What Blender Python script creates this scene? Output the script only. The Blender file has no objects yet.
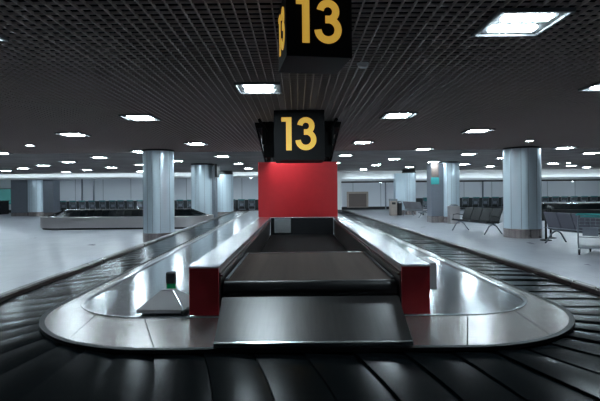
import bpy, bmesh, math, random
from mathutils import Vector, Matrix
random.seed(13)
S = bpy.context.scene
COL = S.collection
PI = math.pi

# ------------------------------------------------------------------ camera, world, exposure
cd = bpy.data.cameras.new('camera'); cam = bpy.data.objects.new('camera', cd); COL.objects.link(cam)
S.camera = cam
cd.sensor_width = 36; cd.lens = 27.9; cd.shift_x = .0042; cd.shift_y = -.0147
cd.clip_start = .05; cd.clip_end = 200
cam.location = (0, 0, 1.6); cam.rotation_euler = (PI/2, .009, 0)
w = bpy.data.worlds.new('world'); S.world = w; w.use_nodes = True
w.node_tree.nodes['Background'].inputs[0].default_value = (.30, .45, .6, 1)
w.node_tree.nodes['Background'].inputs[1].default_value = .05
S.view_settings.view_transform = 'Standard'; S.view_settings.look = 'None'
S.view_settings.exposure = 0.0; S.view_settings.gamma = 1
LAMP = 135.0
LAMP_COL = (.74, .91, 1.0)

# ------------------------------------------------------------------ materials
def principled(name):
    m = bpy.data.materials.new(name); m.use_nodes = True
    nt = m.node_tree; return m, nt, nt.nodes['Principled BSDF']
def mat(name, col, rough=.5, metal=0, spec=.5, noise=0, nscale=(4, 4, 4), rvar=0, bump=0, emit=0, ecol=None, coat=0):
    """plain surface; noise = wear and painted reflections in colour, rvar = wear in gloss, stretched by nscale"""
    m, nt, b = principled(name)
    c = (*col, 1)
    b.inputs['Base Color'].default_value = c
    b.inputs['Roughness'].default_value = rough; b.inputs['Metallic'].default_value = metal
    b.inputs['Specular IOR Level'].default_value = spec
    b.inputs['Coat Weight'].default_value = coat
    if emit:
        b.inputs['Emission Color'].default_value = (*(ecol or col), 1); b.inputs['Emission Strength'].default_value = emit
    if noise or rvar or bump:
        tc = nt.nodes.new('ShaderNodeTexCoord'); mp = nt.nodes.new('ShaderNodeMapping')
        mp.inputs['Scale'].default_value = nscale
        nz = nt.nodes.new('ShaderNodeTexNoise'); nz.inputs['Scale'].default_value = 1; nz.inputs['Detail'].default_value = 6
        nz.inputs['Roughness'].default_value = .65
        nt.links.new(tc.outputs['Object'], mp.inputs['Vector']); nt.links.new(mp.outputs[0], nz.inputs['Vector'])
        if noise:
            mx = nt.nodes.new('ShaderNodeMix'); mx.data_type = 'RGBA'
            mx.inputs[6].default_value = (*[max(0, v*(1-noise)) for v in col], 1)
            mx.inputs[7].default_value = (*[min(1, v*(1+noise)) for v in col], 1)
            nt.links.new(nz.outputs[0], mx.inputs[0]); nt.links.new(mx.outputs[2], b.inputs['Base Color'])
        if rvar:
            mr = nt.nodes.new('ShaderNodeMapRange')
            mr.inputs['From Min'].default_value = .3; mr.inputs['From Max'].default_value = .7
            mr.inputs['To Min'].default_value = max(.02, rough-rvar); mr.inputs['To Max'].default_value = min(1, rough+rvar)
            nt.links.new(nz.outputs[0], mr.inputs['Value']); nt.links.new(mr.outputs[0], b.inputs['Roughness'])
        if bump:
            bp = nt.nodes.new('ShaderNodeBump'); bp.inputs['Strength'].default_value = bump; bp.inputs['Distance'].default_value = .01
            nt.links.new(nz.outputs[0], bp.inputs['Height']); nt.links.new(bp.outputs[0], b.inputs['Normal'])
    return m
def tiled(name, c1, c2, mortar, sx, sy, rough, ms=.01, metal=0, off=0, vertical=False, spec=.5):
    m, nt, b = principled(name)
    tc = nt.nodes.new('ShaderNodeTexCoord'); mp = nt.nodes.new('ShaderNodeMapping')
    if vertical: mp.inputs['Rotation'].default_value = (-PI/2, 0, 0)
    br = nt.nodes.new('ShaderNodeTexBrick'); br.offset = off; br.squash = 1
    br.inputs['Scale'].default_value = 1; br.inputs['Brick Width'].default_value = sx; br.inputs['Row Height'].default_value = sy
    br.inputs['Mortar Size'].default_value = ms; br.inputs['Color1'].default_value = (*c1, 1)
    br.inputs['Color2'].default_value = (*c2, 1); br.inputs['Mortar'].default_value = (*mortar, 1)
    nt.links.new(tc.outputs['Object'], mp.inputs[0]); nt.links.new(mp.outputs[0], br.inputs['Vector'])
    nt.links.new(br.outputs['Color'], b.inputs['Base Color'])
    b.inputs['Metallic'].default_value = metal
    b.inputs['Specular IOR Level'].default_value = spec
    nz = nt.nodes.new('ShaderNodeTexNoise'); nz.inputs['Scale'].default_value = 1.2; nz.inputs['Detail'].default_value = 4
    mr = nt.nodes.new('ShaderNodeMapRange'); mr.inputs['To Min'].default_value = rough*.75; mr.inputs['To Max'].default_value = rough*1.3
    nt.links.new(tc.outputs['Object'], nz.inputs['Vector']); nt.links.new(nz.outputs[0], mr.inputs[0]); nt.links.new(mr.outputs[0], b.inputs['Roughness'])
    return m
M = dict(
    floor=tiled('floor_tile', (.355, .36, .40), (.385, .39, .43), (.23, .235, .26), .6, .6, .30, .006),
    wall=tiled('wall_panel', (.86, .88, .92), (.90, .92, .95), (.32, .33, .35), 2.4, 3.6, .5, .02, vertical=True),
    white=mat('white_paint', (.80, .80, .80), .5),
    plenum=mat('plenum_black', (.003, .003, .004), .95, spec=.05),
    grid=mat('grid_bar', (.44, .36, .33), .4),
    ceil=tiled('ceiling_slat_panel', (.095, .072, .066), (.11, .084, .077), (.03, .025, .025), 40, .3, .5, .02),
    lampframe=mat('lamp_reflector', (.15, .155, .16), .6),
    tube=mat('lamp_tube', (1, 1, 1), .5, emit=LAMP, ecol=LAMP_COL),
    cove=mat('cove_strip', (1, 1, 1), .5, emit=LAMP*.07, ecol=LAMP_COL),
    small=mat('small_lamp', (1, 1, 1), .5, emit=LAMP*.6, ecol=LAMP_COL),
    deck=mat('brushed_steel_deck', (.40, .42, .44), .16, .9, noise=.08, nscale=(1.2, .7, 1)),
    plate=mat('worn_steel_plate', (.33, .30, .29), .27, .75, noise=.3, nscale=(2, 7, 1)),
    polish=mat('polished_steel', (.62, .63, .64), .2, 1, rvar=.04),
    chute=mat('scratched_steel', (.068, .064, .064), .33, .85, noise=.4, nscale=(30, 2, 2)),
    rail=mat('rail_steel', (.62, .63, .65), .27, .85, noise=.06, nscale=(1, .6, 1)),
    darksteel=mat('dark_brown_steel', (.055, .045, .042), .35, .7, noise=.3, nscale=(1, 1, 8)),
    seam=mat('seam_black', (.012, .012, .013), .6),
    slat=mat('rubber_slat', (.003, .0045, .0055), .22, 0, .04, noise=.4, nscale=(9, 9, 9)),
    bumper=mat('bumper_rubber', (.035, .024, .022), .3, .2, rvar=.04),
    skirt=mat('skirt_steel', (.60, .56, .55), .3, .8, noise=.10, nscale=(1.2, 1.2, .1)),
    red=mat('red_laminate', (.52, .016, .022), .42, noise=.12, nscale=(6, 6, 6)),
    redcap=mat('deep_red_laminate', (.44, .012, .020), .42, noise=.12, nscale=(6, 6, 6)),
    belt=mat('feed_belt', (.052, .037, .031), .8, spec=.08, noise=.6, nscale=(5, .1, 1)),
    deadblack=mat('dusty_black_belt', (.006, .006, .006), .9, spec=.1),
    wainscot=mat('dark_wainscot', (.030, .034, .036), .5),
    black=mat('black_satin', (.012, .012, .013), .4),
    glossblack=mat('black_gloss', (.02, .02, .022), .12),
    signblack=mat('sign_black', (.008, .008, .009), .6, spec=.2),
    yellow=mat('sign_yellow', (.95, .58, .09), .5, emit=.45, ecol=(.95, .55, .08)),  # mild glow added so the digits do not render dark
    column=mat('column_steel', (.76, .88, .95), .34, .6),
    colpanel=mat('column_side_panel', (.24, .26, .30), .4, .6, noise=.08, nscale=(2, 2, 9)),
    chrome=mat('base_band_chrome', (.46, .40, .38), .2, .9, noise=.75, nscale=(7, 7, .3)),  # vertical streaks painted into the colour as reflections
    seat=mat('black_leatherette', (.007, .008, .010), .42, spec=.25),
    seatgrey=mat('grey_perforated_seat', (.18, .175, .19), .45),
    backgrey=mat('dark_grey_seat_back', (.13, .13, .16), .42),
    frame=mat('grey_metal_frame', (.30, .33, .36), .3, .9),
    teal=mat('teal_plastic', (.02, .26, .26), .4),
    tealsign=mat('teal_sign_face', (.06, .42, .42), .4),
    rubber=mat('black_tyre', (.012, .012, .012), .6),
    brown=mat('brown_shutter', (.16, .12, .105), .5, noise=.2, nscale=(1, 1, 20)),
    binbrown=mat('bin_bronze_steel', (.46, .38, .33), .32, .6, noise=.2, nscale=(5, 5, 5)),
    grey=mat('grey_cover', (.46, .45, .455), .6, 0, spec=.2),
    edge=mat('bright_edge', (.75, .78, .80), .25, .8),
    green=mat('green_lens', (.0, .16, .05), .15, emit=.08, ecol=(0, .35, .1)),
    window=mat('teal_window_glass', (.03, .14, .14), .1, emit=.25, ecol=(.12, .45, .45)),
    detector=mat('detector_plastic', (.6, .6, .6), .5),
    amber=mat('amber_tag', (.8, .42, .03), .5),
)

# ------------------------------------------------------------------ mesh helpers
class MB:
    def __init__(s): s.bm = bmesh.new()
    def box(s, x0, x1, y0, y1, z0, z1, bev=0, rot=None):
        r = bmesh.ops.create_cube(s.bm, size=1)
        vs = r['verts']
        bmesh.ops.scale(s.bm, vec=(x1-x0, y1-y0, z1-z0), verts=vs)
        if bev:
            es = list({e for v in vs for e in v.link_edges})
            rb = bmesh.ops.bevel(s.bm, geom=es, offset=bev, segments=2, affect='EDGES', profile=.6)
            vs = list({v for v in rb['verts']} | {v for v in vs if v.is_valid})
        if rot is not None: bmesh.ops.transform(s.bm, matrix=rot, verts=vs)
        bmesh.ops.translate(s.bm, vec=((x0+x1)/2, (y0+y1)/2, (z0+z1)/2), verts=vs)
        return s
    def cyl(s, p, q, r, r2=None, n=24):
        p, q = Vector(p), Vector(q); d = q-p
        res = bmesh.ops.create_cone(s.bm, cap_ends=True, segments=n, radius1=r, radius2=r if r2 is None else r2, depth=d.length)
        m = Matrix.Translation((p+q)/2) @ d.to_track_quat('Z', 'Y').to_matrix().to_4x4()
        bmesh.ops.transform(s.bm, matrix=m, verts=res['verts'])
        return s
    def tube(s, pts, r, n=10):
        pts = [Vector(p) for p in pts]; rings = []
        for i, p in enumerate(pts):
            a = pts[max(0, i-1)]; b = pts[min(len(pts)-1, i+1)]
            q = (b-a).to_track_quat('Z', 'Y')
            rings.append([s.bm.verts.new(p + q @ Vector((r*math.cos(2*PI*k/n), r*math.sin(2*PI*k/n), 0))) for k in range(n)])
        for A, B in zip(rings, rings[1:]):
            for k in range(n): s.bm.faces.new((A[k], A[(k+1) % n], B[(k+1) % n], B[k]))
        s.bm.faces.new(rings[0][::-1]); s.bm.faces.new(rings[-1])
        return s
    def poly(s, bottom, top):
        """prism between two equal rings of points"""
        A = [s.bm.verts.new(p) for p in bottom]; B = [s.bm.verts.new(p) for p in top]; n = len(A)
        s.bm.faces.new(A[::-1]); s.bm.faces.new(B)
        for k in range(n): s.bm.faces.new((A[k], A[(k+1) % n], B[(k+1) % n], B[k]))
        return s
    def lathe(s, prof, cx, cy, n=48):
        rings = [[s.bm.verts.new((cx+r*math.cos(2*PI*k/n), cy+r*math.sin(2*PI*k/n), z)) for k in range(n)] for r, z in prof]
        for A, B in zip(rings, rings[1:]):
            for k in range(n): s.bm.faces.new((A[k], A[(k+1) % n], B[(k+1) % n], B[k]))
        s.bm.faces.new(rings[0][::-1]); s.bm.faces.new(rings[-1])
        return s
    def slab(s, grid, th):
        """grid[i][j] of points -> solid sheet of thickness th below it"""
        T = [[s.bm.verts.new(p) for p in row] for row in grid]
        B = [[s.bm.verts.new((p[0], p[1], p[2]-th)) for p in row] for row in grid]
        n, m = len(T), len(T[0])
        for i in range(n-1):
            for j in range(m-1):
                s.bm.faces.new((T[i][j], T[i][j+1], T[i+1][j+1], T[i+1][j]))
                s.bm.faces.new((B[i][j], B[i+1][j], B[i+1][j+1], B[i][j+1]))
        for i in range(n-1):
            s.bm.faces.new((T[i][0], T[i+1][0], B[i+1][0], B[i][0])); s.bm.faces.new((T[i+1][m-1], T[i][m-1], B[i][m-1], B[i+1][m-1]))
        for j in range(m-1):
            s.bm.faces.new((T[0][j+1], T[0][j], B[0][j], B[0][j+1])); s.bm.faces.new((T[n-1][j], T[n-1][j+1], B[n-1][j+1], B[n-1][j]))
        return s
    def build(s, name, m, parent=None, smooth=False, label=None, loc=None):
        bmesh.ops.recalc_face_normals(s.bm, faces=s.bm.faces)
        me = bpy.data.meshes.new(name); s.bm.to_mesh(me); s.bm.free()
        me.materials.append(m)
        if smooth:
            for p in me.polygons: p.use_smooth = True
            try: me.set_sharp_from_angle(angle=math.radians(35))
            except Exception: pass
        o = bpy.data.objects.new(name, me); COL.objects.link(o)
        if parent: o.parent = parent
        if label: o['label'] = label
        if loc: o.location = loc
        return o
def tag(o, label, cat, group=None, kind=None):
    if label: o['label'] = label
    if cat: o['category'] = cat
    if group: o['group'] = group
    if kind: o['kind'] = kind
    return o
def thing(name, label, cat, loc=(0, 0, 0), rz=0, group=None):
    o = bpy.data.objects.new(name, None); COL.objects.link(o)
    o.location = loc; o.rotation_euler = (0, 0, rz); o.empty_display_size = .1
    return tag(o, label, cat, group)
def dup(o, parent=None):
    c = o.copy(); COL.objects.link(c)
    if parent: c.parent = parent
    for ch in list(o.children): dup(ch, c)
    return c
def struct(o): o['kind'] = 'structure'; return o

# ------------------------------------------------------------------ the hall
H = 3.02
struct(MB().box(-27, 27, -6, 40.4, -.1, 0).build('floor', M['floor']))
struct(MB().box(-27, 27, 40.2, 40.4, 0, 3.7).build('wall_back', M['wall']))
struct(MB().box(-27.2, -27, -6, 40.4, 0, 3.7).build('wall_left', M['wall']))
struct(MB().box(27, 27.2, -6, 40.4, 0, 3.7).build('wall_right', M['wall']))
struct(MB().box(-27, 27, -6.2, -6, 0, 3.7).build('wall_front', M['wall']))
struct(MB().box(-27, 27, -6, 40.2, 3.7, 3.8).build('ceiling', M['plenum']))
GY = 16.3
g = MB()
x = -18.0 + .015
while x < 18.1:
    g.box(x-.0045, x+.0045, 0.2, GY, H, H+.026); x += .1
y = .3
while y < GY:
    g.box(-18, 18, y-.003, y+.003, H+.005, H+.026); y += .1
struct(g.build('ceiling', M['grid']))
struct(MB().box(-27, 27, GY, 33, H, H+.05).build('ceiling', M['ceil']))
struct(MB().box(-27, -18, -6, GY, H, H+.05).build('ceiling', M['ceil']))
struct(MB().box(18, 27, -6, GY, H, H+.05).build('ceiling', M['ceil']))
struct(MB().box(-18, 18, -6, .2, H, H+.05).build('ceiling', M['ceil']))
struct(MB().box(-27, 27, 33.2, 40.2, 2.95, 3.0).build('ceiling', M['white']))
# white fascia where the ceiling steps down to the back bay
struct(MB().box(2.85, 27, 33, 33.2, 2.30, 3.1).build('trim_1', M['white']))
struct(MB().box(-27, 2.85, 33, 33.2, 2.62, 3.1).build('trim_2', M['white']))
struct(MB().box(3.13, 27, 32.62, 32.66, 2.32, 2.46).build('trim_10', M['white']))
struct(MB().box(3.13, 27, 32.66, 33.0, 2.30, 2.32).build('trim_11', M['white']))
struct(MB().box(-27, 2.84, 32.62, 32.66, 2.64, 2.76).build('trim_12', M['white']))
struct(MB().box(-27, 2.84, 32.66, 33.0, 2.62, 2.64).build('trim_13', M['white']))
tag(MB().box(3.3, 26.8, 32.72, 32.78, 2.321, 2.345).build('cove_light', M['cove']), 'long light strip behind the white fascia lip, right of the red hood', 'cove light')
tag(MB().box(-26.8, 2.6, 32.72, 32.78, 2.641, 2.665).build('cove_light', M['cove']), 'long light strip behind the white fascia lip, left of the red hood', 'cove light')
struct(MB().box(-23.2, -2.0, 40.05, 40.12, .25, .95).build('trim_14', M['wainscot']))
struct(MB().box(9.9, 27, 40.05, 40.12, .25, .95).build('trim_15', M['wainscot']))
struct(MB().box(2.85, 3.12, 33.0, 33.5, 0, 2.30).build('trim_3', M['white']))
struct(MB().box(2.95, 27, 33.25, 33.6, 2.20, 2.30).build('trim_4', M['darksteel']))
struct(MB().box(-27, 27, 40.12, 40.2, 0, .25).build('baseboard_back', M['seam']))
for k, xx in enumerate((-18.6, -17.6, 7.6, 8.4, 16.0)):
    struct(MB().box(xx-.05, xx+.05, 40.1, 40.2, 0, 2.95).build('trim_%d' % (5+k), M['frame']))
# shuttered hatch and teal window in the back wall
d = struct(MB().box(4.25, 6.1, 40.08, 40.2, 0.2, 1.55).build('door_1', M['binbrown']))
MB().box(4.42, 5.93, 40.04, 40.08, 0.25, 1.38).build('shutter', M['brown'], d)
wd = struct(MB().box(-26.2, -24.1, 40.08, 40.2, .75, 2.05).build('window_1', M['window']))
MB().box(-26.2, -24.1, 40.02, 40.08, 2.05, 2.13).build('window_frame', M['frame'], wd)

# ------------------------------------------------------------------ ceiling lamps
def make_lamp():
    t = thing('ceiling_lamp', None, 'ceiling lamp')
    f = MB()
    f.box(-.3, .3, -.3, -.275, -.03, 0); f.box(-.3, .3, .275, .3, -.03, 0)
    f.box(-.3, -.275, -.275, .275, -.03, 0); f.box(.275, .3, -.275, .275, -.03, 0)
    f.build('frame', M['lampframe'], t)
    MB().box(-.275, .275, -.275, .275, -.012, 0).build('reflector', M['lampframe'], t)
    for s in (-1, 1):
        MB().box(-.19, .19, s*.13-.055, s*.13+.055, -.026, -.013, .004).build('tube', M['tube'], t)
    return t
lamp0 = make_lamp(); used = False
XO, YO, P = 1.89, 3.93, 2.4
for r in range(0, 12):
    for k in range(-12, 12):
        if (r+k) % 2: continue
        X, Y = XO+k*P, YO+r*2.37
        if Y > 32 or abs(X) > 26: continue
        if r < 0 and abs(X) > 5: continue
        if r >= 0 and abs(X) > .68*Y+1.2: continue
        if (r, k) in ((4, 2), (4, -4)): continue
        px = 297.5+465*X/Y
        near = ('foreground rows' if r < 3 else 'middle rows' if r < 6 else 'distant rows')
        o = lamp0 if not used else dup(lamp0); used = True
        o.location = (X, Y, H-.001)
        side = 'right' if X > .5 else 'left' if X < -.9 else 'centre'
        lab = {(0, 0): 'large square twin-tube ceiling lamp at upper right, nearest to the camera',
               (1, -1): 'square ceiling lamp just left of the lower hanging 13 sign',
               (2, 0): 'square ceiling lamp right of the 13 signs, before the smoke detector',
               (2, -2): 'square ceiling lamp above and left of the near left steel column',
               (1, 1): 'square ceiling lamp cut by the right edge of the picture',
               (0, -2): 'square ceiling lamp cut by the upper left edge of the picture',
               (3, 1): 'square ceiling lamp left above the near right steel column',
               (3, -3): 'lone square ceiling lamp at far left over the floor',
               (4, 0): 'small square ceiling lamp right of the red hood top',
               (4, -2): 'square ceiling lamp above the second left steel column',
               (5, 1): 'small square ceiling lamp left above the right composite column'}.get((r, k))
        if not lab:
            lab = 'lit square lamp in the %s of the dark ceiling, %s' % (near, {'right': 'right of the red hood', 'left': 'left of the red hood', 'centre': 'above the red hood'}[side])
            if r >= 9: lab = 'faint square lamp near the white fascia %s' % {'right': 'right of the red hood', 'left': 'left of the red hood', 'centre': 'behind the red hood'}[side]
            o['group'] = lab + 's'
        o['label'] = lab
t0 = thing('downlight', None, 'ceiling lamp')
MB().lathe([(.09, -.02), (.13, -.02), (.13, 0), (.09, 0)], 0, 0, 20).build('trim_ring', M['lampframe'], t0)
MB().lathe([(.088, -.022), (.088, -.006)], 0, 0, 20).build('lens', M['small'], t0)
for i, (X, Y, Z, lab) in enumerate((
        (6.69, 13.4, H, 'small round downlight above the near right steel column'),
        (-7.7, 13.4, H, 'small round downlight high above the left carousel'),
        (4.3, 24.5, H, 'small round downlight over the far right floor'),
        (14.6, 25, H, 'small round downlight in the right part of the dark ceiling'),
        (6.0, 33.8, 2.2, 'small downlight under the fascia above the bins'),
        (14.9, 33.8, 2.2, 'small downlight under the fascia left of the near right column'),
        (19.8, 33.8, 2.2, 'small downlight under the fascia right of the near right column'),
        (-3.3, 33.8, 2.62, 'small downlight under the fascia left of the red hood'))):
    o = t0 if i == 0 else dup(t0)
    o.location = (X, Y, Z-.001); o['label'] = lab
    if Y > 33:
        o.location = (X, 33.42 if Z < 2.5 else 33.1, Z-.001)
# unseen lamps added behind the fascia to brighten the back wall
for i in range(11):
    o = dup(lamp0); o.location = (-24+i*4.8, 36.6, 2.949)
    o['label'] = 'unseen square lamp added behind the fascia to light the back wall'; o['group'] = 'unseen lamps added to light the back wall'

# smoke detector
t = thing('smoke_detector', 'small pale round smoke detector fixed under the black ceiling grid', 'smoke detector', (.74, 5.17, H))
MB().lathe([(.055, -.012), (.068, -.010), (.068, 0), (.0601, 0)], 0, 0, 28).build('base', M['detector'], t)
MB().lathe([(.02, -.055), (.042, -.050), (.058, -.030), (.056, -.012)], 0, 0, 28).build('sensor_head', M['detector'], t, True)

# ------------------------------------------------------------------ hanging signs "13"
def stroke(mb, pts, th, d, y):
    pts = [Vector((p[0], p[1])) for p in pts]; L = []; R = []
    for i, p in enumerate(pts):
        a = pts[max(0, i-1)]; b = pts[min(len(pts)-1, i+1)]; t = (b-a).normalized(); n = Vector((-t.y, t.x))*th/2
        L.append(p+n); R.append(p-n)
    T = [[(q.x, y, q.y) for q in (l, r)] for l, r in zip(L, R)]
    bm = mb.bm
    F = [[bm.verts.new((q[0], y, q[2])) for q in row] for row in T]; B = [[bm.verts.new((q[0], y+d, q[2])) for q in row] for row in T]
    for i in range(len(F)-1):
        bm.faces.new((F[i][0], F[i][1], F[i+1][1], F[i+1][0])); bm.faces.new((B[i][0], B[i+1][0], B[i+1][1], B[i][1]))
        for j in (0, 1): bm.faces.new((F[i][j], F[i+1][j], B[i+1][j], B[i][j]))
    for i in (0, -1): bm.faces.new((F[i][0], F[i][1], B[i][1], B[i][0]))
def digits(w, h, parent, yf, zc, names=('digit_one', 'digit_three'), rot=0):
    """'13' of height h on the face at y=yf, centred at z=zc"""
    out = []
    d = .006
    one = MB(); x1 = -.315*h
    z0 = zc-h/2; st = .165*h
    one.box(x1-st/2, x1+st/2, yf-d, yf, z0, z0+h)
    one.poly([(x1-st/2-.14*h, yf-d, z0+h), (x1-st/2-.14*h, yf-d, z0+h*.87), (x1-st/2+.001, yf-d, z0+h*.87), (x1-st/2+.001, yf-d, z0+h)],
             [(x1-st/2-.14*h, yf, z0+h), (x1-st/2-.14*h, yf, z0+h*.87), (x1-st/2+.001, yf, z0+h*.87), (x1-st/2+.001, yf, z0+h)])
    out.append(one.build(names[0], M['yellow'], parent))
    th3 = MB(); cx = .20*h; ra, rb = .185*h, .235*h
    ca, cb = z0+h-.0825*h-ra, z0+.0825*h+rb
    up = [(cx+ra*.98*math.cos(a), ca+ra*math.sin(a)) for a in [math.radians(172-v*262/22) for v in range(23)]]
    up.append((cx-.06*h, ca-ra))
    lo = [(cx-.06*h, cb+rb)] + [(cx+rb*1.0*math.cos(a), cb+rb*math.sin(a)) for a in [math.radians(90-v*268/24) for v in range(25)]]
    stroke(th3, up, st, d, yf-d); stroke(th3, lo, st, d-.0015, yf-d+.0015)
    out.append(th3.build(names[1], M['yellow'], parent))
    if rot:
        for o in out: o.rotation_euler = (0, 0, rot)
    return out
def sign(loc, wd, rz, label, hz, drop):
    t = thing('hanging_sign', label, 'sign', loc, rz)
    MB().box(-wd/2, wd/2, -wd/2, wd/2, -hz, 0, .004).build('sign_box', M['signblack'], t)
    digits(wd, .655*wd, t, -wd/2, -.475*hz)
    digits(wd, .655*wd, t, -wd/2, -.475*hz, rot=-PI/2)
    for sx in (-1, 1):
        for sy in (-1, 1): MB().cyl((sx*wd*.35, sy*wd*.35, 0), (sx*wd*.35, sy*wd*.35, drop), .008, n=8).build('hanging_rod', M['black'], t)
    return t
def px(x, Y): return (x-297.5)*Y/465
sign((px(312.5, 3.1)+.022, 3.1+.24, 2.955), .45, math.radians(9), 'nearer black box sign with yellow 13 hanging at the top edge', .452, .075)
sign((px(299.8, 8.0), 8.0+.435, 3.005), .87, 0, 'farther black box sign with yellow 13 just above the red hood', .86, .02)

# ------------------------------------------------------------------ steel columns
def column(X, Y, r, top, label, panels=()):
    t = thing('column', label, 'column', (X, Y, 0))
    n = 64
    MB().lathe([(r+.012, 0), (r+.012, .30), (r+.0, .302)], 0, 0, n).build('base_band', M['chrome'], t, True)
    s = MB().lathe([(r-.002, .30), (r-.002, top)], 0, 0, n)
    s.build('shaft', M['column'], t, True)
    e = MB()
    for a in (-68, -97, -118, -150, -30, 30, 90, 150):
        a = math.radians(a); e.box(r*math.cos(a)-.004, r*math.cos(a)+.004, r*math.sin(a)-.004, r*math.sin(a)+.004, .31, top-.01)
    e.build('panel_joint', M['colpanel'], t)
    MB().lathe([(r+.02, top), (r+.02, top+.045), (r-.01, top+.05), (r-.01, H)], 0, 0, n).build('cap', M['black'], t, True)
    for (x0, x1, y0, y1, z0, z1, m, nm) in panels:
        MB().box(x0, x1, y0, y1, z0, z1, .01).build(nm, M[m], t)
    return t
column(px(158.7, 15.4), 15.4, .50, 2.965, 'nearest steel-clad round column at left, beside the main carousel')
column(px(522, 15.75), 15.75, .585, 2.965, 'nearest steel-clad round column at right, between the two dark benches')
column(px(202.5, 23.2), 23.2, .55, 2.965, 'second steel column at left, rising behind the left carousel',
       [(.40, .66, -.2, .5, .3, 2.9, 'colpanel', 'side_panel')])
MB_sign = tag(MB().box(px(216.5, 23), px(218.5, 23), 22.6, 23.4, 2.35, 2.98, .01).build('information_board', M['black']), 'thin black panel hanging beside the second left column', 'sign')
column(px(225, 31.2), 31.2, .56, 2.78, 'farthest steel column at left, next to the red hood')
column(px(449.5, 23.4), 23.4, .49, 2.965, 'right composite steel column with teal sign and side panel',
       [(-1.0, -.40, -.32, .5, .3, 2.94, 'colpanel', 'side_panel'), (-1.03, -.62, -.36, -.325, 1.90, 2.24, 'tealsign', 'teal_sign'),
        (-1.0, -.64, -.34, -.325, 2.26, 2.93, 'brown', 'dark_upper_panel'), (-1.01, -.39, -.33, .51, 0, .32, 'chrome', 'base_cladding')])
column(px(409, 31.2), 31.2, .45, 2.78, 'farthest steel column at right, beside the bins',
       [(-.95, -.35, -.28, .4, .3, 2.76, 'column', 'side_panel'), (-.96, -.34, -.29, .41, 0, .3, 'chrome', 'base_cladding')])
t = column(px(38, 34), 34, .66, 2.66, 'wide grey panelled pillar at far left with round centre shaft',
       [(-1.80, -.42, -.30, .6, .25, 2.64, 'colpanel', 'side_panel'), (.42, 1.30, -.34, .6, .25, 2.64, 'colpanel', 'side_panel'), (-1.81, 1.31, -.28, .61, 0, .25, 'chrome', 'base_cladding')])

# ------------------------------------------------------------------ luggage carousels
class Loop:
    """rounded rectangle, counter-clockwise from the near edge; off > 0 is outside"""
    def __init__(s, cx, a, y0, y1, r, skew=0, ref=.45):
        s.skew = skew; s.r = r; s.ref = ref
        xl, xr = cx-a, cx+a; R = r+ref
        s.seg = [('l', (xl+r, y0), (1, 0), xr-xl-2*r), ('a', (xr-r, y0+r), -90, R*PI/2),
                 ('l', (xr, y0+r), (0, 1), y1-y0-2*r), ('a', (xr-r, y1-r), 0, R*PI/2),
                 ('l', (xr-r, y1), (-1, 0), xr-xl-2*r), ('a', (xl+r, y1-r), 90, R*PI/2),
                 ('l', (xl, y1-r), (0, -1), y1-y0-2*r), ('a', (xl+r, y0+r), 180, R*PI/2)]
        s.L = sum(q[3] for q in s.seg)
    def P(s, t, off):
        t %= s.L
        for k, c, d, l in s.seg:
            if t <= l: break
            t -= l
        if k == 'l':
            x = c[0]+d[0]*t+d[1]*off; y = c[1]+d[1]*t-d[0]*off
        else:
            a = math.radians(d+90*t/l); x = c[0]+(s.r+off)*math.cos(a); y = c[1]+(s.r+off)*math.sin(a)
        return (x-s.skew*y, y)
    def stations(s, na=12, step=1.0):
        out = []; t0 = 0
        for k, c, d, l in s.seg:
            n = na if k == 'a' else max(1, int(l/step))
            out += [t0+l*i/n for i in range(n)]; t0 += l
        return out
def sweep(mb, loop, prof, na=12, step=1.0, closed=True):
    """closed ring with profile [(off, z), ...]"""
    st = loop.stations(na, step)
    rings = [[mb.bm.verts.new((*loop.P(t, o), z)) for o, z in prof] for t in st]
    n, m = len(rings), len(prof)
    for i in range(n):
        A, B = rings[i], rings[(i+1) % n]
        for j in range(m if closed else m-1):
            mb.bm.faces.new((A[j], A[(j+1) % m], B[(j+1) % m], B[j]))
    return mb
def slat(mb, loop, s0, s1, w, zi, zo, lag=.22):
    nu, nv = 7, 6; grid = []; tl = random.uniform(.010, .022); cr = random.uniform(.003, .010)
    for iv in range(nv):
        v = iv/(nv-1); row = []
        for iu in range(nu):
            u = iu/(nu-1)
            sh = lag*u + .02*math.sin(PI*u)
            x, y = loop.P(s0+(s1-s0)*v+sh, -.02+(w+.02)*u)
            row.append((x, y, zi+(zo-zi)*u + tl*(1-v) + cr*math.sin(PI*v)))
        grid.append(row)
    mb.slab(grid, .007)
SK = .0226
main = Loop(.155, 2.355, 3.2, 28.0, 1.27, SK)
W = .90
car = thing('baggage_carousel', 'main carousel with black overlapping slats and steel deck, filling the foreground', 'baggage carousel')
N = round(main.L/.34); pitch = main.L/N
order = sorted(range(N), key=lambda i: (Vector(main.P((i+.5)*pitch, .4)).length))
near = set(order[:100])
far = MB()
for i in range(N):
    mb = MB() if i in near else far
    slat(mb, main, i*pitch, (i+1)*pitch+.035, W, .485, .425)
    if i in near: mb.build('slat', M['slat'], car, True)
tag(far.build('slats', M['slat'], car, True), None, None, kind='stuff')
sweep(MB(), main, [(-.10, .40), (W+.02, .40), (W+.02, .42), (-.10, .44)]).build('slat_bed', M['seam'], car)
sweep(MB(), main, [(W+.012, .40), (W+.012, .478), (W+.03, .495), (W+.10, .495), (W+.125, .47), (W+.125, .40)]).build('bumper_rail', M['bumper'], car, True)
sweep(MB(), main, [(W+.07, .08), (W+.11, .08), (W+.11, .40), (W+.07, .40)]).build('skirt', M['skirt'], car, True)
sweep(MB(), main, [(W+.00, .0), (W+.07, .0), (W+.07, .09), (W+.00, .09)]).build('plinth', M['seam'], car)
# fixed deck: border plates and the sunken oval
oval = Loop(.155, 2.24, 4.0, 27.2, .85, SK)
DZ = .525
sa = main.stations(16, 1.2); so = []
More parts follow.
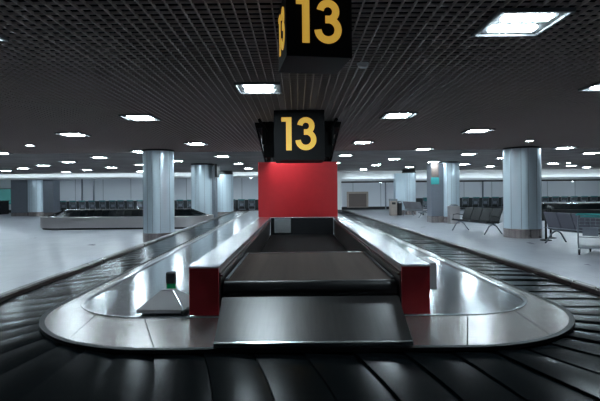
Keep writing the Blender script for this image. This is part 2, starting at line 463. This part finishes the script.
# same number of stations on both loops
t0 = 0
for (k, c, dd, l), (_, _, _, l2) in zip(main.seg, oval.seg):
    n = 16 if k == 'a' else max(1, int(l/1.2))
    so += [t0+l2*i/n for i in range(n)]; t0 += l2
ins = [main.P(t, -.02) for t in sa]; ov = [oval.P(t, 0) for t in so]
n = len(ins)
k0 = max(1, int(main.seg[0][3]/1.2))
cuts = [0]
cuts += [k0, k0+6, k0+11, k0+16]
z = k0+16
nl = max(1, int(main.seg[2][3]/1.2))
cuts += [z+j for j in range(2, nl, 3)] + [z+nl]
z2 = z+nl+16; cuts += [z2]; kb = max(1, int(main.seg[4][3]/1.2)); z3 = z2+kb; cuts += [z3, z3+16]
z4 = z3+16; nl2 = max(1, int(main.seg[6][3]/1.2)); cuts += [z4+j for j in range(2, nl2, 3)] + [z4+nl2, z4+nl2+5, z4+nl2+10, n]
cuts = sorted(set(cuts))
for a, b in zip(cuts, cuts[1:]):
    T = []; tl = random.uniform(-.002, .002)
    for i in range(a, b+1):
        p, q = Vector(ins[i % n]), Vector(ov[i % n])
        nxt = Vector(ins[(i+1) % n])-Vector(ins[i-1]); nxt.normalize()
        e = nxt*.004*(1 if i == a else -1 if i == b else 0)
        row = [(*(p+(q-p)*f+e), DZ+tl*f) for f in (0, .5, 1)]
        T.append(row)
    MB().slab(T, .03).build('deck_plate', M['plate'], car)
bm_ = MB(); vs = [bm_.bm.verts.new((*oval.P(t, .01), DZ-.012)) for t in so]; bm_.bm.faces.new(vs)
bm_.build('inner_deck', M['deck'], car)
sweep(MB(), oval, [(-.035, DZ-.011), (-.03, DZ+.004), (-.004, DZ+.006), (0, DZ-.02)], 16).build('deck_rim', M['polish'], car, True)
sweep(MB(), main, [(-.019, .50), (.022, .50), (.022, DZ+.003), (-.019, DZ+.003)], 16).build('edge_seal', M['seam'], car)
sweep(MB(), main, [(-.16, .38), (-.022, .38), (-.022, DZ-.031), (-.16, DZ-.031)]).build('deck_support', M['seam'], car)

def side_carousel(cx, a, y0, y1, label, deckmat='polish', skirtmat='skirt'):
    t = thing('baggage_carousel', label, 'baggage carousel')
    lp = Loop(cx, a-.95, y0+.95, y1-.95, .12)
    b = MB(); nn = round(lp.L/.34); pt = lp.L/nn
    for i in range(nn):
        nu = 5; g = []
        for v in (0, 1):
            g.append([(*lp.P(i*pt+(pt+.03)*v+.25*u/(nu-1), .85*u/(nu-1)), .82-.34*u/(nu-1)+.03*v) for u in range(nu)])
        b.slab(g, .006)
    tag(b.build('slat_belt', M['slat'], t), None, None)
    sweep(MB(), lp, [(.84, .08), (.95, .08), (.95, .55), (.93, .565), (.86, .565), (.84, .50)], 10).build('skirt', M[skirtmat], t, True)
    sweep(MB(), lp, [(.72, 0), (.86, 0), (.86, .09), (.72, .09)], 10).build('plinth', M['seam'], t)
    vb = [(*lp.P(s, 0), .78) for s in lp.stations(8, 1)]; vt = [(*lp.P(s, -.04), .88) for s in lp.stations(8, 1)]
    MB().poly(vb, vt).build('hump_deck', M[deckmat], t)
    return t
side_carousel(-7.85, 3.95, 20.5, 22.56, 'left carousel with chrome skirt and steep slats behind the near left column')
side_carousel(17.2, 5.2, 23.6, 27.6, 'dark carousel at far right behind the grey-backed bench', skirtmat='black')

# ------------------------------------------------------------------ central feed conveyor
fc = thing('feed_conveyor', 'central conveyor with steel side rails, red end caps and brown belt', 'conveyor', (.1, 4.03, 0))
fo = (-.1, -4.03)
def fbox(x0, x1, y0, y1, z0, z1, name, m, bev=0, label=None):
    return MB().box(x0+fo[0], x1+fo[0], y0+fo[1], y1+fo[1], z0, z1, bev).build(name, M[m], fc, label=label)
D0 = DZ+.005
XL0, XL1, XR0, XR1 = -.945, -.690, .897, 1.140
for (a, b) in ((XL0, XL1), (XR0, XR1)):
    fbox(a, b, 4.05, 11.62, D0, .945, 'side_rail', 'rail', .004)
    fbox(a-.006, b+.006, 4.03, 11.62, .946, .962, 'rail_top', 'rail', .003)
    fbox(a, b, 4.022, 4.049, D0+.005, .945, 'end_cap', 'redcap', .003, 'red laminate end cap')
    fbox(a, b, 4.005, 4.022, .946, .962, 'cap_edge', 'edge', .003)
fbox(XL1+.001, XL1+.012, 4.06, 11.6, D0, .90, 'inner_panel', 'darksteel')
fbox(XR0-.012, XR0-.001, 4.06, 11.6, D0, .90, 'inner_panel', 'darksteel')
fbox(XL1+.012, XL1+.03, 4.06, 11.6, .865, .88, 'ledge', 'darksteel')
fbox(XR0-.03, XR0-.012, 4.06, 11.6, .865, .88, 'ledge', 'darksteel')
fbox(XR1+.002, XR1+.10, 4.16, 4.5, .71, .955, 'control_box', 'grey', .006)
bx0, bx1 = XL1+.035, XR0-.035
fbox(bx0, bx1, 4.14, 6.0, .795, .812, 'belt', 'belt')
fbox(bx0, bx1, 4.2, 6.0, .60, .794, 'belt_frame', 'black')
MB().cyl((bx0+fo[0], 4.14+fo[1], .742), (bx1+fo[0], 4.14+fo[1], .742), .07, n=40).build('front_roller', M['black'], fc, True)
fbox(bx0-.004, bx0+.02, 4.2, 6.0, .813, .822, 'belt_edge', 'frame'); fbox(bx1-.02, bx1+.004, 4.2, 6.0, .813, .822, 'belt_edge', 'frame')
fbox(bx0, bx1, 6.0, 6.03, .60, .818, 'belt_end_bar', 'frame')
fbox(bx0, bx1, 6.06, 11.3, .54, .56, 'rear_belt', 'deadblack')
fbox(XL1+.03, XR0-.03, 11.36, 11.4, D0, .962, 'rear_panel', 'glossblack')
fbox(XL1+.12, XL1+.52, 11.32, 11.355, .60, .955, 'rear_reflection_plate', 'edge')  # bright plate standing in for the lamps' reflection on the rear panel
# front chute plate
c = MB()
zt, zb = .70, .565; yt, yb = 3.99, 3.21
A = [(-.655, yt, zt), (.857, yt, zt), (.785, yb, zb), (-.585, yb, zb)]
c.poly([(x+fo[0], y+fo[1], z-.022) for x, y, z in A], [(x+fo[0], y+fo[1], z) for x, y, z in A])
c.build('chute_plate', M['chute'], fc)
c = MB(); c.poly([(x+fo[0], y+fo[1], z) for x, y, z in ((-.587, 3.195, DZ+.005), (.787, 3.195, DZ+.005), (.787, 3.212, DZ+.005), (-.587, 3.212, DZ+.005))],
                 [(x+fo[0], y+fo[1], z) for x, y, z in ((-.587, 3.19, .563), (.787, 3.19, .563), (.787, 3.212, .567), (-.587, 3.212, .567))])
c.build('chute_lip', M['rail'], fc)
fbox(-.62, .82, 3.6, 3.98, D0, .60, 'chute_support', 'black')
# red hood at the end of the rails, dark hanger frame above it
tag(MB().box(px(258.2, 11.62), px(337.5, 11.62), 11.62, 13.6, .964, 2.345, .006).build('conveyor_hood', M['red']),
    'large plain red box panel standing on the far end of the conveyor rails', 'conveyor hood')
hf = thing('hanger_frame', 'dark steel frame between ceiling and red hood behind the lower sign', 'support frame', (.02, 11.7, 2.345))
def hb(p, q, r=.03, m='deadblack', nm='brace'):
    MB().cyl((p[0]-.02, p[1]-11.7, p[2]-2.345), (q[0]-.02, q[1]-11.7, q[2]-2.345), r, n=8).build(nm, M[m], hf)
for s in (-1, 1):
    X = .02+s*.80
    b = MB(); b.poly([(s*.82-.02, 0, .012), (s*.82+.02, 0, .012), (s*.82+.02, .3, .012), (s*.82-.02, .3, .012)],
                     [(s*.86-.02, -2.3, .66), (s*.86+.02, -2.3, .66), (s*.86+.02, -1.7, .66), (s*.86-.02, -1.7, .66)])
    b.build('side_panel', M['deadblack'], hf)
    hb((X-s*.25, 9.4, 3.0), (X-s*.05, 11.7, 2.40), .045, 'deadblack', 'post')
    hb((X-s*.05, 9.0, 3.0), (X-s*.42, 9.9, 2.45), .03, 'deadblack')
    hb((X-s*.42, 9.2, 3.0), (X-s*.05, 10.4, 2.60), .03, 'deadblack')
    hb((X-s*.12, 9.3, 3.0), (X-s*.12, 9.3, 2.55), .04, 'deadblack', 'post')
MB().box(-.84, .84, -2.3, -1.0, .55, .66).build('top_plate', M['deadblack'], hf)
MB().box(-.80, .80, .1, .3, .012, .20).build('foot_plate', M['deadblack'], hf)

for s in (-1, 1):
    MB().box(s*.57-.12, s*.57+.12, -2.4, -2.36, -.06, .655).build('cladding_panel', M['deadblack'], hf)

# ------------------------------------------------------------------ sensor cover and lamp on the deck
sc_ = thing('sensor_cover', 'small grey pyramid-shaped metal cover on the steel deck, left of the conveyor', 'cover', (-1.215, 4.2, DZ+.008))
b = MB()
b.poly([(-.225, -.07, .0), (.20, -.09, 0), (.235, .32, 0), (-.20, .34, 0)], [(-.225, -.07, .03), (.20, -.09, .03), (.235, .32, .03), (-.20, .34, .03)])
b.build('foot', M['grey'], sc_)
b = MB(); b.poly([(-.225, -.07, .03), (.20, -.09, .03), (.235, .32, .03), (-.20, .34, .03)], [(-.065, .12, .16), (.05, .115, .16), (.06, .19, .16), (-.055, .195, .16)])
b.build('hood', M['grey'], sc_)
MB().tube([(.20, -.09, .032), (.05, .115, .162), (-.065, .12, .162)], .005, 6).build('edge_strip', M['edge'], sc_)
MB().tube([(.23, -.04, .03), (.235, -.10, .03), (.20, -.15, .02)], .018, 8).build('plug', M['black'], sc_)
bo = thing('signal_beacon', 'green cylinder with black cap standing behind the grey pyramid cover', 'beacon', (px(170.5, 4.62), 4.62, DZ-.010))
MB().lathe([(.05, 0), (.052, .01), (.047, .015), (.047, .19), (.05, .19)], 0, 0, 28).build('green_body', M['green'], bo, True, 'green translucent body')
MB().lathe([(.052, .19), (.052, .29), (.045, .296)], 0, 0, 28).build('cap', M['black'], bo, True, 'black cap')

# ------------------------------------------------------------------ benches
def bench(X, Y, rz, n, label, sm, bm2, pitch=.55, arms=True):
    t = thing('airport_bench', label, 'bench', (X, Y, 0), rz)
    L = n*pitch
    MB().box(0, L, -.03, .03, .36, .41, .006).build('beam', M['frame'], t)
    for i in range(n):
        x0 = i*pitch+.02; x1 = (i+1)*pitch-.02
        g = [[(x, y, zz) for x in (x0, (x0+x1)/2, x1)] for y, zz in ((-.30, .455), (-.27, .475), (-.05, .455), (.16, .44), (.20, .46))]
        MB().slab(g, .04).build('seat', M[sm], t, True)
        g = MB()
        pts = ((.16, .47), (.20, .60), (.27, .78), (.33, .93))
        A = []; B = []
        for y, zz in pts: A.append((y, zz)); B.append((y+.035, zz-.008))
        prof = A+B[::-1]
        g.poly([(x0, y, zz) for y, zz in prof], [(x1, y, zz) for y, zz in prof])
        g.build('backrest', M[bm2], t, True)
    for x in ((.12, L-.12) if n > 2 else (.2, L-.2)):
        g = MB(); g.tube([(x, -.36, .02), (x, -.33, .05), (x, -.16, .30), (x, 0, .37), (x, .16, .30), (x, .36, .05), (x, .40, .02)], .024, 8)
        g.build('leg', M['frame'], t, True)
    if arms:
        for i in (0, n):
            x = i*pitch+(.0 if i else 0)
            MB().tube([(x, .22, .62), (x, -.05, .66), (x, -.22, .64), (x, -.24, .48), (x, -.05, .40)], .018, 8).build('armrest', M['black'], t, True)
    MB().box(0, L, .20, .26, .44, .47).build('rear_bar', M['frame'], t)
    return t
bench(8.34, 11.6, math.radians(105), 5, 'grey-backed bench at right edge seen from behind, next to the trolley', 'seat', 'backgrey', .5)
bench(6.42, 18.6, math.radians(-75), 4, 'black bench left of the near right column, facing the carousel', 'seat', 'seat')
bench(7.5, 27.2, math.radians(102), 5, 'far light grey bench between the two right-hand far columns', 'seatgrey', 'seatgrey', .48)

# ------------------------------------------------------------------ trolleys
def trolley(label, X, Y, rz, group=None):
    t = thing('luggage_trolley', label, 'luggage trolley', (X, Y, 0), rz, group)
    f = MB()
    for s in (-1, 1):
        f.tube([(s*.22, -.42, .14), (s*.24, .30, .17), (s*.25, .44, .30), (s*.25, .56, .98)], .016, 8)
    f.tube([(-.22, -.42, .14), (0, -.50, .14), (.22, -.42, .14)], .016, 8)
    f.tube([(-.25, .47, .45), (.25, .47, .45)], .012, 6); f.tube([(-.25, .51, .68), (.25, .51, .68)], .012, 6)
    f.build('frame', M['frame'], t, True)
    MB().box(-.23, .23, -.40, .30, .155, .18, .004).build('platform', M['frame'], t)
    h = MB(); h.tube([(-.28, .57, .98), (-.26, .60, 1.0), (.26, .60, 1.0), (.28, .57, .98)], .024, 8)
    h.box(-.20, .20, .50, .58, .93, .965, .004)
    h.build('handle', M['teal'], t, True)
    b = MB()
    for zz in (.74, .82, .90):
        b.tube([(-.23, .53, zz), (-.22, .36, zz), (.22, .36, zz), (.23, .53, zz)], .008, 6)
    for x in (-.22, -.11, 0, .11, .22): b.tube([(x, .36, .90), (x, .36, .74), (x, .52, .74)], .006, 6)
    b.build('basket', M['frame'], t)
    MB().box(-.16, .16, .44, .465, .48, .66, .004).build('advert_panel', M['colpanel'], t)
    for x, y in ((-.23, .36), (.23, .36), (0, -.44)):
        w_ = MB().cyl((x-.02, y, .07), (x+.02, y, .07), .07, n=20).build('wheel', M['rubber'], t, True)
        MB().box(x-.03, x-.022, y-.015, y+.015, .05, .17).build('fork', M['frame'], w_)
        MB().box(x+.022, x+.03, y-.015, y+.015, .05, .17).build('fork', M['frame'], w_)
    return t
tr = trolley('luggage trolley with teal handle standing alone before the grey-backed bench', px(590, 11.0)+.30, 11.48, math.radians(148))
def place(X, Y, rz, label, group=None):
    o = dup(tr); o.location = (X, Y, 0); o.rotation_euler = (0, 0, rz); o['label'] = label
    if group: o['group'] = group
place(px(425.5, 30), 30.4, math.radians(190), 'luggage trolley with teal handle behind the far light grey bench')
def run(x0, x1, label, group):
    x = x0
    while x < x1:
        place(x, 38.9+random.uniform(-.1, .1), math.radians(180+random.uniform(-5, 5)), label, group); x += .82
run(-20.2, -15.0, 'trolley parked at the back wall between wide grey pillar and near left column', 'trolleys at the back wall, far left')
run(-14.6, -8.4, 'trolley parked at the back wall beyond the left carousel', 'trolleys behind the left carousel')
run(-7.9, -3.3, 'trolley parked at the back wall near the red hood, left side', 'trolleys left of the red hood')
run(10.6, 17.4, 'trolley parked at the back wall between the two large right columns', 'trolleys between the right columns')
run(19.6, 25.4, 'trolley parked at the back wall behind the dark right carousel', 'trolleys at the back wall, far right')

# ------------------------------------------------------------------ barrier posts, bins, counter
def post(X, Y, label):
    t = thing('barrier_post', label, 'barrier post', (X, Y, 0))
    MB().lathe([(.17, 0), (.17, .02), (.05, .045), (.03, .05)], 0, 0, 28).build('base', M['black'], t, True)
    MB().lathe([(.032, .045), (.032, .90)], 0, 0, 20).build('pole', M['black'], t, True)
    MB().lathe([(.042, .86), (.042, .97), (.03, .985)], 0, 0, 20).build('belt_head', M['black'], t, True)
    MB().box(-.03, .03, -.046, -.038, .80, .85).build('tag', M['amber'], t, label='amber tag')
post(px(545.6, 14.6), 14.6, 'black barrier post right beside the near right column')
post(px(550.4, 15.3), 15.3, 'black barrier post between its twin and the grey-backed bench')
b = thing('litter_bin', 'bronze steel litter bin at the foot of the far right column', 'bin', (px(393, 30.2), 30.2, 0))
MB().box(-.22, .22, -.22, .22, 0, .95, .01).build('body', M['binbrown'], b)
MB().box(-.24, .24, -.24, .24, .95, 1.08, .02).build('lid', M['frame'], b)
MB().box(-.12, .12, -.226, -.221, .72, .86).build('opening', M['black'], b)
b = thing('litter_bin', 'narrow black bin between the bronze bin and far right column', 'bin', (px(399.4, 30.2), 30.2, 0))
MB().lathe([(.15, 0), (.16, .78), (.17, .80)], 0, 0, 28).build('body', M['black'], b, True)
MB().lathe([(.17, .80), (.14, .90), (.05, .93)], 0, 0, 28).build('lid', M['frame'], b, True)
b = thing('litter_bin', 'tall chrome bin before the right composite column', 'bin', (px(453.5, 22.4), 22.4, 0))
MB().box(-.24, .24, -.20, .20, 0, .84, .02).build('body', M['skirt'], b)
g = MB(); g.lathe([(.20, .84), (.20, .87), (.12, .92)], 0, 0, 28); g.build('lid', M['frame'], b, True)
b = thing('service_counter', 'dark counter under the teal window at far left', 'counter', (-24.6, 37.5, 0))
MB().box(-1.6, 1.0, -.5, .5, 0, 1.05).build('body', M['black'], b)
MB().box(-1.65, 1.05, -.55, .55, 1.05, 1.10, .01).build('worktop', M['glossblack'], b)
